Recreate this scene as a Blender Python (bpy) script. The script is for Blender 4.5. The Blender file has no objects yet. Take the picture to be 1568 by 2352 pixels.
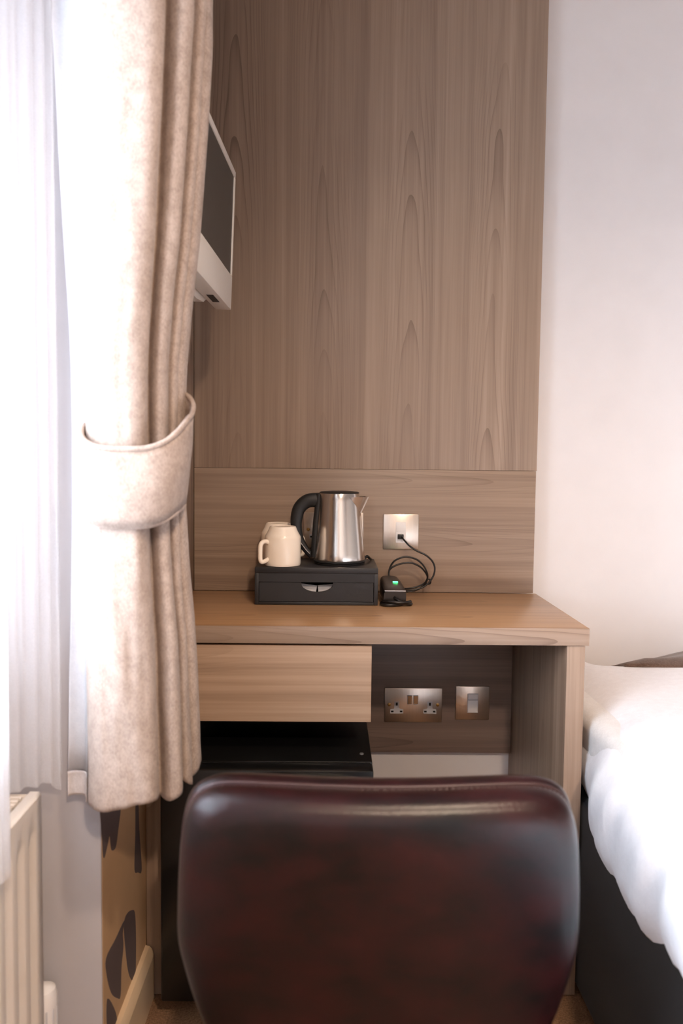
import bpy, bmesh, math, random
from mathutils import Vector, Matrix, noise as mnoise
random.seed(4)
S = bpy.context.scene
COL = S.collection

# ------------------------------------------------------------------ camera, sky, light, exposure
F_PX = 1829.0
CAM_H = 1.07
tilt = math.atan(116 / F_PX); yaw = 24 / F_PX; roll = 0.011
fw = Vector((math.sin(yaw) * math.cos(tilt), math.cos(yaw) * math.cos(tilt), -math.sin(tilt)))
r0 = Vector((math.cos(yaw), -math.sin(yaw), 0)); u0 = r0.cross(fw)
rr = math.cos(roll) * r0 + math.sin(roll) * u0
uu = math.cos(roll) * u0 - math.sin(roll) * r0
cam = bpy.data.cameras.new('camera'); camo = bpy.data.objects.new('camera', cam); COL.objects.link(camo)
m = Matrix.Identity(4)
for i in range(3):
    m[i][0] = rr[i]; m[i][1] = uu[i]; m[i][2] = -fw[i]
m[2][3] = CAM_H
camo.matrix_world = m
cam.sensor_fit = 'VERTICAL'; cam.sensor_height = 36.0; cam.sensor_width = 24.0
cam.lens = F_PX / 2352 * 36.0
cam.clip_start = 0.02
cam.dof.use_dof = True; cam.dof.focus_distance = 1.75; cam.dof.aperture_fstop = 3.2
S.camera = camo

SKY = 12.0
LAMP = (22.0, 50.0)
W = bpy.data.worlds.new('sky'); S.world = W; W.use_nodes = True
wn = W.node_tree; wn.nodes.clear()
wo = wn.nodes.new('ShaderNodeOutputWorld'); bg = wn.nodes.new('ShaderNodeBackground')
wtc = wn.nodes.new('ShaderNodeTexCoord'); wsep = wn.nodes.new('ShaderNodeSeparateXYZ'); wr = wn.nodes.new('ShaderNodeValToRGB')
wn.links.new(wtc.outputs['Generated'], wsep.inputs[0]); wn.links.new(wsep.outputs['Z'], wr.inputs[0])
wr.color_ramp.elements[0].position = 0.0; wr.color_ramp.elements[0].color = (0.16, 0.17, 0.19, 1)
wr.color_ramp.elements[1].position = 0.04; wr.color_ramp.elements[1].color = (0.80, 0.92, 1.08, 1)
wn.links.new(wr.outputs[0], bg.inputs[0]); bg.inputs[1].default_value = SKY
wn.links.new(bg.outputs[0], wo.inputs[0])

S.view_settings.view_transform = 'Standard'; S.view_settings.look = 'None'
S.view_settings.exposure = 1.65; S.view_settings.gamma = 1.0
S.view_settings.use_curve_mapping = False
S.render.engine = 'CYCLES'
S.cycles.use_denoising = True
S.cycles.max_bounces = 10; S.cycles.diffuse_bounces = 6; S.cycles.transparent_max_bounces = 12
S.cycles.sample_clamp_indirect = 6.0
# daylight sampling portal in the window opening
pl = bpy.data.lights.new('daylight_portal', 'AREA'); pl.shape = 'RECTANGLE'; pl.size = 1.3; pl.size_y = 3.2
pl.cycles.is_portal = True
po = bpy.data.objects.new('daylight_portal', pl); COL.objects.link(po)
po.location = (-0.74, -0.46, 1.39); po.rotation_euler = (0, math.radians(-90), 0)

# ------------------------------------------------------------------ helpers
def lin(c):
    return tuple(((v / 255) / 12.92 if v / 255 <= 0.04045 else ((v / 255 + 0.055) / 1.055) ** 2.4) for v in c) + (1.0,)

def newmat(name):
    mt = bpy.data.materials.new(name); mt.use_nodes = True
    return mt, mt.node_tree, mt.node_tree.nodes['Principled BSDF']

def N(nt, t, **kw):
    n = nt.nodes.new(t)
    for k, v in kw.items(): setattr(n, k, v)
    return n

def simple(name, col, rough=0.5, metal=0.0, bump=0.0, bscale=200, var=0.06, spec=0.5, vscale=12, coat=0.0):
    mt, nt, b = newmat(name)
    tc = N(nt, 'ShaderNodeTexCoord'); nz = N(nt, 'ShaderNodeTexNoise'); nz.inputs['Scale'].default_value = vscale; nz.inputs['Detail'].default_value = 4
    nt.links.new(tc.outputs['Object'], nz.inputs['Vector'])
    rp = N(nt, 'ShaderNodeValToRGB')
    c = lin(col)
    rp.color_ramp.elements[0].color = tuple(x * (1 - var) for x in c[:3]) + (1,)
    rp.color_ramp.elements[1].color = tuple(min(1, x * (1 + var)) for x in c[:3]) + (1,)
    rp.color_ramp.elements[0].position = .3; rp.color_ramp.elements[1].position = .7
    nt.links.new(nz.outputs['Fac'], rp.inputs[0]); nt.links.new(rp.outputs[0], b.inputs['Base Color'])
    b.inputs['Roughness'].default_value = rough; b.inputs['Metallic'].default_value = metal
    b.inputs['Specular IOR Level'].default_value = spec; b.inputs['Coat Weight'].default_value = coat
    if bump:
        n2 = N(nt, 'ShaderNodeTexNoise'); n2.inputs['Scale'].default_value = bscale; n2.inputs['Detail'].default_value = 3
        nt.links.new(tc.outputs['Object'], n2.inputs['Vector'])
        bp = N(nt, 'ShaderNodeBump'); bp.inputs['Strength'].default_value = bump; bp.inputs['Distance'].default_value = .002
        nt.links.new(n2.outputs['Fac'], bp.inputs['Height']); nt.links.new(bp.outputs[0], b.inputs['Normal'])
    return mt

def wood(name, axis, dark, mid, light, rough=0.42, offset=(0, 0, 0), across='X', period=.21, ringk=.30):
    mt, nt, b = newmat(name)
    L = nt.links
    tc = N(nt, 'ShaderNodeTexCoord')
    mp0 = N(nt, 'ShaderNodeMapping'); mp0.inputs['Location'].default_value = offset
    L.new(tc.outputs['Object'], mp0.inputs['Vector'])
    def mapped(along, across=1.0):
        mp = N(nt, 'ShaderNodeMapping'); s = [across] * 3; s['XYZ'.index(axis)] = along
        mp.inputs['Scale'].default_value = s; L.new(mp0.outputs[0], mp.inputs['Vector']); return mp.outputs[0]
    def nz(vec, scale, det=3, rgh=.5, dist=0.0):
        n = N(nt, 'ShaderNodeTexNoise'); n.inputs['Scale'].default_value = scale; n.inputs['Detail'].default_value = det
        n.inputs['Roughness'].default_value = rgh; n.inputs['Distortion'].default_value = dist
        L.new(vec, n.inputs['Vector']); return n.outputs['Fac']
    def mth(op, a, c=None, v=None):
        n = N(nt, 'ShaderNodeMath', operation=op)
        if hasattr(a, 'default_value'): L.new(a, n.inputs[0])
        else: n.inputs[0].default_value = a
        if c is not None: L.new(c, n.inputs[1])
        if v is not None: n.inputs[1].default_value = v
        return n.outputs[0]
    bands = nz(mapped(.05), 13, 3, .6)
    wide = nz(mapped(.10), 4.5, 2, .5)
    fib = nz(mapped(.010), 260, 2, .7)
    pores = nz(mapped(.03), 120, 2, .6)
    # cathedral figure: nested arches down the middle of each flitch
    sp = N(nt, 'ShaderNodeSeparateXYZ'); L.new(mp0.outputs[0], sp.inputs[0])
    A, Cc = sp.outputs[axis], sp.outputs[across]
    wob = mth('MULTIPLY', mth('SUBTRACT', nz(mapped(.22), 5.0, 2), v=.5), v=.055)
    u = mth('DIVIDE', mth('ADD', Cc, wob), v=period)
    colid = mth('FLOOR', u)
    ul = mth('SUBTRACT', mth('SUBTRACT', u, colid), v=.5)
    wnz = N(nt, 'ShaderNodeTexWhiteNoise', noise_dimensions='1D'); L.new(colid, wnz.inputs['W'])
    shift = mth('MULTIPLY', wnz.outputs['Value'], v=7.3)
    u2 = mth('MULTIPLY', ul, ul)
    ph = mth('ADD', mth('ADD', mth('MULTIPLY', u2, v=30.0), mth('MULTIPLY', A, v=2.2)), shift)
    ph = mth('ADD', ph, mth('MULTIPLY', nz(mapped(.3), 9.0, 2), v=1.1))
    saw = mth('FRACT', mth('MULTIPLY', ph, v=2.1))
    ring = mth('POWER', saw, v=5.0)
    cen = mth('SUBTRACT', 1.0, mth('MULTIPLY', u2, v=6.0)); nt.nodes[-1].use_clamp = True
    rmask = mth('MULTIPLY', mth('SUBTRACT', nz(mapped(.5), 3.1, 1), v=.36), v=3.4); nt.nodes[-1].use_clamp = True
    ring = mth('MULTIPLY', mth('MULTIPLY', ring, cen), rmask)
    wn2 = N(nt, 'ShaderNodeTexNoise', noise_dimensions='1D'); wn2.inputs['Scale'].default_value = 1.0; wn2.inputs['Detail'].default_value = 3; wn2.inputs['Roughness'].default_value = .65
    L.new(mth('MULTIPLY', mth('ADD', Cc, mth('MULTIPLY', wob, v=.35)), v=23.0), wn2.inputs['W'])
    strip = wn2.outputs[0]
    def acc(parts):
        out = None
        for sck, k in parts:
            t = mth('MULTIPLY', sck, v=k)
            out = t if out is None else mth('ADD', out, t)
        return out
    fac = acc([(strip, .42), (bands, .22), (wide, .22), (fib, .20), (pores, .16), (ring, -ringk)])
    fac = mth('SUBTRACT', fac, v=.08)
    rp = N(nt, 'ShaderNodeValToRGB'); e = rp.color_ramp.elements
    e[0].position = .30; e[0].color = lin(dark); e[1].position = .80; e[1].color = lin(light)
    k = e.new(.55); k.color = lin(mid)
    L.new(fac, rp.inputs[0]); L.new(rp.outputs[0], b.inputs['Base Color'])
    b.inputs['Roughness'].default_value = rough
    bp = N(nt, 'ShaderNodeBump'); bp.inputs['Strength'].default_value = .12; bp.inputs['Distance'].default_value = .001
    L.new(fac, bp.inputs['Height']); L.new(bp.outputs[0], b.inputs['Normal'])
    return mt

def brushed(name, col, rough=.28, axis='Z', aniso=.0, scale=500):
    mt, nt, b = newmat(name)
    tc = N(nt, 'ShaderNodeTexCoord'); mp = N(nt, 'ShaderNodeMapping'); s = [1, 1, 1]; s['XYZ'.index(axis)] = .02
    mp.inputs['Scale'].default_value = s; nt.links.new(tc.outputs['Object'], mp.inputs['Vector'])
    nz = N(nt, 'ShaderNodeTexNoise'); nz.inputs['Scale'].default_value = scale; nt.links.new(mp.outputs[0], nz.inputs['Vector'])
    rp = N(nt, 'ShaderNodeValToRGB'); c = lin(col)
    rp.color_ramp.elements[0].color = tuple(x * .88 for x in c[:3]) + (1,); rp.color_ramp.elements[1].color = c
    nt.links.new(nz.outputs['Fac'], rp.inputs[0]); nt.links.new(rp.outputs[0], b.inputs['Base Color'])
    b.inputs['Metallic'].default_value = 1; b.inputs['Roughness'].default_value = rough
    bp = N(nt, 'ShaderNodeBump'); bp.inputs['Strength'].default_value = .10; bp.inputs['Distance'].default_value = .0006
    nt.links.new(nz.outputs['Fac'], bp.inputs['Height']); nt.links.new(bp.outputs[0], b.inputs['Normal'])
    return mt

def emissive(name, col, strength):
    mt, nt, b = newmat(name)
    b.inputs['Base Color'].default_value = lin(col); b.inputs['Emission Color'].default_value = lin(col)
    b.inputs['Emission Strength'].default_value = strength
    return mt

def fabric(name, c1, c2, scale=350, stretch=(1, 1, 1), rough=.95, transl=0.0, bump=.25, sheen=.3):
    mt, nt, b = newmat(name); L = nt.links
    tc = N(nt, 'ShaderNodeTexCoord'); mp = N(nt, 'ShaderNodeMapping'); mp.inputs['Scale'].default_value = stretch
    mp.inputs['Rotation'].default_value = (.0, .5, .0)
    L.new(tc.outputs['Object'], mp.inputs['Vector'])
    n1 = N(nt, 'ShaderNodeTexNoise'); n1.inputs['Scale'].default_value = scale; n1.inputs['Detail'].default_value = 4; n1.inputs['Roughness'].default_value = .7
    n2 = N(nt, 'ShaderNodeTexNoise'); n2.inputs['Scale'].default_value = scale * .14; n2.inputs['Detail'].default_value = 3
    L.new(mp.outputs[0], n1.inputs['Vector']); L.new(tc.outputs['Object'], n2.inputs['Vector'])
    a = N(nt, 'ShaderNodeMath', operation='MULTIPLY_ADD'); L.new(n2.outputs['Fac'], a.inputs[0]); a.inputs[1].default_value = .35
    mu = N(nt, 'ShaderNodeMath', operation='MULTIPLY'); L.new(n1.outputs['Fac'], mu.inputs[0]); mu.inputs[1].default_value = .65
    L.new(mu.outputs[0], a.inputs[2])
    rp = N(nt, 'ShaderNodeValToRGB'); rp.color_ramp.elements[0].position = .36; rp.color_ramp.elements[1].position = .64
    rp.color_ramp.elements[0].color = lin(c1); rp.color_ramp.elements[1].color = lin(c2)
    L.new(a.outputs[0], rp.inputs[0]); L.new(rp.outputs[0], b.inputs['Base Color'])
    b.inputs['Roughness'].default_value = rough; b.inputs['Sheen Weight'].default_value = sheen; b.inputs['Specular IOR Level'].default_value = .15
    bp = N(nt, 'ShaderNodeBump'); bp.inputs['Strength'].default_value = bump; bp.inputs['Distance'].default_value = .0015
    L.new(n1.outputs['Fac'], bp.inputs['Height']); L.new(bp.outputs[0], b.inputs['Normal'])
    if transl:
        t = N(nt, 'ShaderNodeBsdfTranslucent'); L.new(rp.outputs[0], t.inputs['Color'])
        mx = N(nt, 'ShaderNodeMixShader'); mx.inputs[0].default_value = transl
        out = nt.nodes['Material Output']
        L.new(b.outputs[0], mx.inputs[1]); L.new(t.outputs[0], mx.inputs[2]); L.new(mx.outputs[0], out.inputs['Surface'])
    return mt

# --- object helpers: geometry is written in world metres, then moved to its thing's base
def base_of(parent):
    while parent.parent: parent = parent.parent
    return Vector(parent.location)

def finish(name, bm, mat, parent=None, loc=None, smooth=40, solid=0, sub=0):
    me = bpy.data.meshes.new(name)
    bmesh.ops.recalc_face_normals(bm, faces=bm.faces)
    L = base_of(parent) if parent else Vector(loc if loc else (0, 0, 0))
    bmesh.ops.translate(bm, verts=bm.verts, vec=-L)
    bm.to_mesh(me); bm.free()
    if smooth:
        me.polygons.foreach_set('use_smooth', [True] * len(me.polygons))
        me.set_sharp_from_angle(angle=math.radians(smooth))
    if mat: me.materials.append(mat)
    o = bpy.data.objects.new(name, me); COL.objects.link(o)
    if parent: o.parent = parent
    else: o.location = L
    if solid:
        md = o.modifiers.new('s', 'SOLIDIFY'); md.thickness = solid; md.offset = 0
    if sub:
        md = o.modifiers.new('d', 'SUBSURF'); md.levels = sub; md.render_levels = sub
    return o

def thing(name, label, cat, loc, group=None):
    o = bpy.data.objects.new(name, None); COL.objects.link(o); o.location = loc; o.empty_display_size = .05
    o['label'] = label; o['category'] = cat
    if group: o['group'] = group
    return o

def tag(o, label, cat, group=None):
    o['label'] = label; o['category'] = cat
    if group: o['group'] = group
    return o

def struct(o):
    o['kind'] = 'structure'; return o

def add_box(bm, x0, x1, y0, y1, z0, z1, bev=0.0, seg=2):
    vs = [bm.verts.new((x, y, z)) for x in (x0, x1) for y in (y0, y1) for z in (z0, z1)]
    fs = [(0, 1, 3, 2), (4, 6, 7, 5), (0, 4, 5, 1), (2, 3, 7, 6), (0, 2, 6, 4), (1, 5, 7, 3)]
    ff = [bm.faces.new([vs[i] for i in f]) for f in fs]
    if bev:
        es = list({e for f in ff for e in f.edges})
        bmesh.ops.bevel(bm, geom=es, offset=bev, segments=seg, affect='EDGES', profile=.5)

def box(name, x0, x1, y0, y1, z0, z1, mat, parent=None, bev=0.0, loc=None, seg=2):
    bm = bmesh.new(); add_box(bm, x0, x1, y0, y1, z0, z1, bev, seg)
    return finish(name, bm, mat, parent, loc)

def add_lathe(bm, prof, c, seg=48, cap0=True, cap1=True):
    rings = []
    for pr in prof:
        r, z = pr[0], pr[1]; dx = pr[2] if len(pr) > 2 else 0
        rings.append([bm.verts.new((c[0] + dx + r * math.cos(2 * math.pi * i / seg), c[1] + r * math.sin(2 * math.pi * i / seg), c[2] + z)) for i in range(seg)])
    for a, b in zip(rings, rings[1:]):
        for i in range(seg):
            j = (i + 1) % seg; bm.faces.new((a[i], a[j], b[j], b[i]))
    if cap0: bm.faces.new(rings[0][::-1])
    if cap1: bm.faces.new(rings[-1])

def lathe(name, prof, c, mat, parent=None, seg=48, cap0=True, cap1=True, loc=None):
    bm = bmesh.new(); add_lathe(bm, prof, c, seg, cap0, cap1)
    return finish(name, bm, mat, parent, loc, smooth=35)

def spline(pts, n=8, closed=False):
    P = [Vector(p) for p in pts]; out = []
    k = len(P); rng = range(k if closed else k - 1)
    for i in rng:
        if closed: a, b, c, d = P[(i - 1) % k], P[i], P[(i + 1) % k], P[(i + 2) % k]
        else: a, b, c, d = P[max(i - 1, 0)], P[i], P[i + 1], P[min(i + 2, k - 1)]
        for j in range(n):
            t = j / n
            out.append(.5 * ((2 * b) + (c - a) * t + (2 * a - 5 * b + 4 * c - d) * t * t + (3 * b - a - 3 * c + d) * t ** 3))
    if not closed: out.append(P[-1])
    return out

def add_tube(bm, pts, rad, seg=10, closed=False, flat=1.0, up=(0, 0, 1)):
    n = len(pts); rings = []
    prev = None
    for i, p in enumerate(pts):
        if closed: t = pts[(i + 1) % n] - pts[(i - 1) % n]
        else: t = pts[min(i + 1, n - 1)] - pts[max(i - 1, 0)]
        t.normalize()
        if prev is None:
            ref = Vector(up)
            if abs(t.dot(ref)) > .95: ref = Vector((1, 0, 0))
            a = t.cross(ref).normalized()
        else:
            a = (prev - t * prev.dot(t)).normalized()
        prev = a; b = a.cross(t).normalized()
        r = rad[i] if isinstance(rad, (list, tuple)) else rad
        rings.append([bm.verts.new(p + a * r * math.cos(2 * math.pi * q / seg) + b * r * flat * math.sin(2 * math.pi * q / seg)) for q in range(seg)])
    rg = range(n if closed else n - 1)
    for i in rg:
        A, B = rings[i], rings[(i + 1) % n]
        for q in range(seg):
            w = (q + 1) % seg; bm.faces.new((A[q], A[w], B[w], B[q]))
    if not closed:
        bm.faces.new(rings[0][::-1]); bm.faces.new(rings[-1])

def tube(name, pts, rad, mat, parent=None, seg=10, closed=False, n=8, raw=False, flat=1.0, loc=None):
    bm = bmesh.new(); add_tube(bm, [Vector(p) for p in pts] if raw else spline(pts, n, closed), rad, seg, closed, flat)
    return finish(name, bm, mat, parent, loc, smooth=60)

def add_grid(bm, rows, close_u=False):
    V = [[bm.verts.new(p) for p in r] for r in rows]
    for a, b in zip(V, V[1:]):
        k = len(a)
        for i in range(k if close_u else k - 1):
            j = (i + 1) % k; bm.faces.new((a[i], a[j], b[j], b[i]))
    return V

def add_prism(bm, pts, depth_vec):
    a = [bm.verts.new(p) for p in pts]; b = [bm.verts.new(Vector(p) + Vector(depth_vec)) for p in pts]
    bm.faces.new(a); bm.faces.new(b[::-1])
    for i in range(len(a)):
        j = (i + 1) % len(a); bm.faces.new((a[i], b[i], b[j], a[j]))

# ------------------------------------------------------------------ materials
M = {}
M['paint'] = simple('white_wall_paint', (230, 226, 225), .75, bump=.05, bscale=300, var=.015, spec=.2)
M['right_paint'] = simple('taupe_paint', (150, 140, 132), .75, var=.015, spec=.2)
M['far_paint'] = simple('grey_beige_paint', (196, 191, 188), .75, var=.015, spec=.2)
M['grey_paint'] = simple('grey_reveal_paint', (182, 179, 182), .6, var=.02, spec=.25)
M['wallpaper'] = simple('tan_wallpaper', (214, 178, 138), .7, bump=.05, var=.03, spec=.2)
M['leafprint'] = simple('grey_leaf_print', (112, 98, 96), .7, var=.05, spec=.2)
M['ceiling'] = simple('ceiling_paint', (190, 188, 188), .85, var=.01, spec=.1)
M['carpet'] = simple('brown_carpet', (150, 116, 88), .95, bump=.9, bscale=420, var=.35, vscale=260, spec=.1)
M['skirting'] = simple('cream_skirting', (228, 200, 164), .45, var=.03)
WD, WM, WL = (119, 99, 84), (153, 131, 113), (180, 158, 139)
M['wood_v'] = wood('walnut_laminate_vertical', 'Z', WD, WM, WL)
M['wood_h'] = wood('walnut_laminate_horizontal', 'X', WD, WM, WL, offset=(3.1, 1.2, .7), across='Z', period=.15)
M['wood_top_warmlit'] = wood('walnut_laminate_lamp_warmed', 'X', (144, 109, 77), (180, 141, 103), (200, 163, 125), rough=.3, offset=(1.7, .2, 2.2), across='Y', period=.2)  # desktop walnut made warmer and more saturated, warm lamplight put into its colour
M['wood_drawer'] = wood('walnut_laminate_drawer', 'X', (136, 110, 90), (176, 149, 126), (202, 177, 154), offset=(6.3, 2.2, 1.1), across='Z', period=.19)
M['edge_h'] = wood('pale_walnut_edging', 'X', (132, 111, 96), (162, 140, 123), (184, 164, 147), offset=(2.1, 4.2, 3.7), across='Z', period=.15)
M['edge_v'] = wood('pale_walnut_edging_vertical', 'Z', (132, 111, 96), (162, 140, 123), (184, 164, 147), offset=(5.1, .2, 8.7), across='X', period=.15)
M['wood_side'] = wood('walnut_laminate_side', 'Z', WD, WM, WL, offset=(4.4, 3.3, 9.1), across='Y')
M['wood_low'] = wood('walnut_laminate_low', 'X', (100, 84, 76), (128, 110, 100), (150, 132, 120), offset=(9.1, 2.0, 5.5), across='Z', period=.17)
M['black_gloss'] = simple('black_gloss_metal', (20, 20, 21), .28, var=.03)
M['black_matt'] = simple('black_matt_plastic', (28, 28, 29), .5, var=.04)
M['tray_black'] = simple('black_wood_box', (34, 34, 37), .45, var=.05, bump=.1, bscale=120)
M['screw_grey'] = simple('grey_cap_plastic', (96, 96, 98), .5)
M['dark_void'] = simple('dark_interior', (14, 14, 15), .8)
M['steel'] = brushed('brushed_steel', (222, 216, 210), .19)
M['plate'] = brushed('brushed_steel_plate', (226, 214, 202), .30, 'Z')
M['chrome'] = simple('chrome', (225, 222, 218), .12, 1.0, var=.01)
M['white_plastic'] = simple('white_plastic', (240, 237, 236), .4, var=.01)
M['grey_plastic'] = simple('pale_grey_plastic', (206, 206, 210), .4, var=.01)
M['tv_frame'] = simple('cream_white_tv_plastic', (222, 214, 204), .38, var=.01)
M['tv_screen'] = simple('matt_dark_screen', (58, 54, 50), .42, var=.02, spec=.7)
M['ceramic'] = simple('cream_glazed_ceramic', (252, 240, 224), .22, var=.01, coat=.3)
M['led'] = emissive('green_led', (70, 255, 140), 2.2)
M['adapter'] = simple('black_adapter_plastic', (40, 33, 30), .32, var=.05)
M['cable'] = simple('black_cable', (18, 16, 16), .35, var=.03)
M['paper'] = simple('white_paper', (215, 215, 218), .6, var=.03)
M['curtain'] = fabric('heathered_beige_felt', (162, 144, 132), (200, 183, 171), 420, (1, 1, .55), transl=.12, bump=.3, sheen=.05)
M['lining'] = fabric('white_curtain_lining', (232, 232, 235), (244, 244, 246), 500, transl=.5, bump=.05)
M['hem'] = fabric('pale_hem_cloth', (196, 186, 182), (222, 214, 210), 420, transl=.1, bump=.1, sheen=.05)
M['duvet'] = fabric('white_cotton_duvet', (236, 235, 238), (246, 246, 249), 500, transl=0, bump=.05, sheen=.1)
M['bedbase'] = fabric('black_bed_base_fabric', (13, 13, 14), (20, 20, 23), 600, bump=.2, sheen=.1)
M['runner'] = fabric('brown_woven_runner', (84, 66, 56), (118, 96, 84), 330, (1, .3, 1), bump=.5)
M['mattress'] = fabric('white_mattress_ticking', (225, 223, 220), (240, 238, 236), 300, bump=.1)
M['radiator'] = simple('white_enamel', (232, 222, 210), .35, var=.01)
M['lampglow'] = emissive('warm_ceiling_lamp', (255, 226, 196), 6.0)
M['brass'] = simple('brass', (190, 150, 90), .3, 1.0, var=.02)

# sheer voile
mt, nt, b = newmat('white_voile'); M['voile'] = mt
t1 = N(nt, 'ShaderNodeBsdfTransparent'); t2 = N(nt, 'ShaderNodeBsdfTranslucent'); t2.inputs['Color'].default_value = (.95, .95, .96, 1)
b.inputs['Base Color'].default_value = (.92, .92, .94, 1); b.inputs['Roughness'].default_value = .9
mA = N(nt, 'ShaderNodeMixShader'); mA.inputs[0].default_value = .6
mB = N(nt, 'ShaderNodeMixShader')
tcv = N(nt, 'ShaderNodeTexCoord'); wv = N(nt, 'ShaderNodeTexNoise'); wv.inputs['Scale'].default_value = 600
nt.links.new(tcv.outputs['Object'], wv.inputs['Vector'])
mrv = N(nt, 'ShaderNodeMapRange'); mrv.inputs['To Min'].default_value = .34; mrv.inputs['To Max'].default_value = .48
nt.links.new(wv.outputs['Fac'], mrv.inputs['Value']); nt.links.new(mrv.outputs[0], mB.inputs[0])
nt.links.new(b.outputs[0], mA.inputs[1]); nt.links.new(t2.outputs[0], mA.inputs[2])
nt.links.new(mA.outputs[0], mB.inputs[1]); nt.links.new(t1.outputs[0], mB.inputs[2])
nt.links.new(mB.outputs[0], nt.nodes['Material Output'].inputs['Surface'])
# window glass: thin sheet, clear with a fresnel reflection
mt, nt, b = newmat('window_glass'); M['glass'] = mt
t1 = N(nt, 'ShaderNodeBsdfTransparent'); gl = N(nt, 'ShaderNodeBsdfGlossy'); gl.inputs['Roughness'].default_value = .02
fr = N(nt, 'ShaderNodeFresnel'); fr.inputs['IOR'].default_value = 1.25; mx = N(nt, 'ShaderNodeMixShader')
nt.links.new(fr.outputs[0], mx.inputs[0]); nt.links.new(t1.outputs[0], mx.inputs[1]); nt.links.new(gl.outputs[0], mx.inputs[2])
nt.links.new(mx.outputs[0], nt.nodes['Material Output'].inputs['Surface'])
# mottled oxblood leather
mt, nt, b = newmat('mottled_oxblood_leather'); M['leather'] = mt
tc = N(nt, 'ShaderNodeTexCoord'); n1 = N(nt, 'ShaderNodeTexNoise'); n1.inputs['Scale'].default_value = 14; n1.inputs['Detail'].default_value = 6; n1.inputs['Roughness'].default_value = .62
mp = N(nt, 'ShaderNodeMapping'); mp.inputs['Scale'].default_value = (.6, 1, 1.2)
nt.links.new(tc.outputs['Object'], mp.inputs['Vector']); nt.links.new(mp.outputs[0], n1.inputs['Vector'])
rp = N(nt, 'ShaderNodeValToRGB'); e = rp.color_ramp.elements
e[0].position = .35; e[0].color = lin((9, 6, 6)); e[1].position = .78; e[1].color = lin((44, 13, 13))
nt.links.new(n1.outputs['Fac'], rp.inputs[0]); nt.links.new(rp.outputs[0], b.inputs['Base Color'])
b.inputs['Roughness'].default_value = .30; b.inputs['Specular IOR Level'].default_value = .36; b.inputs['Coat Weight'].default_value = .0; b.inputs['Coat Roughness'].default_value = .3
n2 = N(nt, 'ShaderNodeTexVoronoi'); n2.inputs['Scale'].default_value = 420; nt.links.new(tc.outputs['Object'], n2.inputs['Vector'])
bp = N(nt, 'ShaderNodeBump'); bp.inputs['Strength'].default_value = .12; bp.inputs['Distance'].default_value = .001
nt.links.new(n2.outputs['Distance'], bp.inputs['Height']); nt.links.new(bp.outputs[0], b.inputs['Normal'])
M['leather_dark'] = simple('dark_leather_piping', (52, 28, 26), .4, var=.1)

# ------------------------------------------------------------------ room shell
YB = 2.01           # back wall
XR, YF, HC = 2.6, -2.4, 2.5
struct(box('floor', -.72, XR + .1, YF - .1, YB + .1, -.1, 0, M['carpet']))
struct(box('ceiling', -.72, XR + .1, YF - .1, YB + .1, HC, HC + .1, M['ceiling']))
struct(box('wall_back', -.72, XR + .1, YB, YB + .1, 0, HC, M['paint']))
struct(box('wall_right', XR, XR + .1, YF, YB, 0, HC, M['right_paint']))
struct(box('wall_front', -.72, XR + .1, YF - .1, YF, 0, HC, M['far_paint']))
# left wall: papered pier beside the desk, grey reveal, window wall with its opening
YR = 1.235
bm = bmesh.new(); add_box(bm, -.72, -.36, YR + .004, YB, 0, HC)
wl = struct(finish('wall_left', bm, M['wallpaper']))
def window_wall():
    bm = bmesh.new()
    add_box(bm, -.72, -.52, YF, -2.05, 0, HC)
    add_box(bm, -.72, -.52, 1.12, YR, 0, HC)
    add_box(bm, -.72, -.52, -2.05, 1.12, 0, .76)
    add_box(bm, -.72, -.52, -2.05, 1.12, 1.92, HC)
    return bm
finish('window_wall', window_wall(), M['paint'], wl)
box('grey_reveal', -.52, -.3605, YR, YR + .004, 0, HC, M['grey_paint'], wl)
# printed leaves of the paper
def leaf_px(pts):
    out = []
    for zx, zy in pts:
        px, py = zx / 3.127, 1600 + zy / 3.127
        d = fw + rr * ((px - 784) / F_PX) - uu * ((py - 1176) / F_PX)
        t = -.3596 / d.x
        out.append((-.3596, d.y * t, CAM_H + d.z * t))
    return out
# outlines of the leaves in the pattern repeat, measured off one repeat of the paper
LEAF_A = leaf_px([(892, 1610), (882, 1700), (886, 1800), (872, 1950), (866, 2150), (842, 2165), (800, 2130), (768, 2010), (762, 1880), (830, 1740)])
LEAF_B = leaf_px([(898, 1590), (920, 1550), (945, 1535), (968, 1550), (976, 1700), (976, 1900), (970, 2010), (945, 2035), (918, 1960), (900, 1800), (890, 1660)])
LEAF_C = leaf_px([(720, 600), (875, 600), (868, 800), (850, 950), (832, 1080), (800, 1100), (788, 1000), (770, 1080), (745, 1160), (732, 1000)])
LEAF_D = leaf_px([(975, 640), (990, 640), (1000, 950), (1018, 1240), (990, 1262), (966, 1240), (972, 1000)])
LEAF_E = leaf_px([(770, 2170), (832, 2270), (840, 2400), (776, 2420)])
prints = [LEAF_A, LEAF_B, LEAF_C, LEAF_D, LEAF_E]
for dz in (.62, 1.24):
    for lf in (LEAF_A, LEAF_B, LEAF_C, LEAF_D):
        prints.append([(p[0], p[1], p[2] + dz) for p in lf])
for lf in prints:
    lf = [tuple(q) for q in spline(lf, 4, True)]
    lf = [(-.3596, b_, c_) for a_, b_, c_ in lf]
    bm = bmesh.new(); add_prism(bm, lf, (-.0003, 0, 0)); finish('leaf_print', bm, M['leafprint'], wl, smooth=0)
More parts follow.
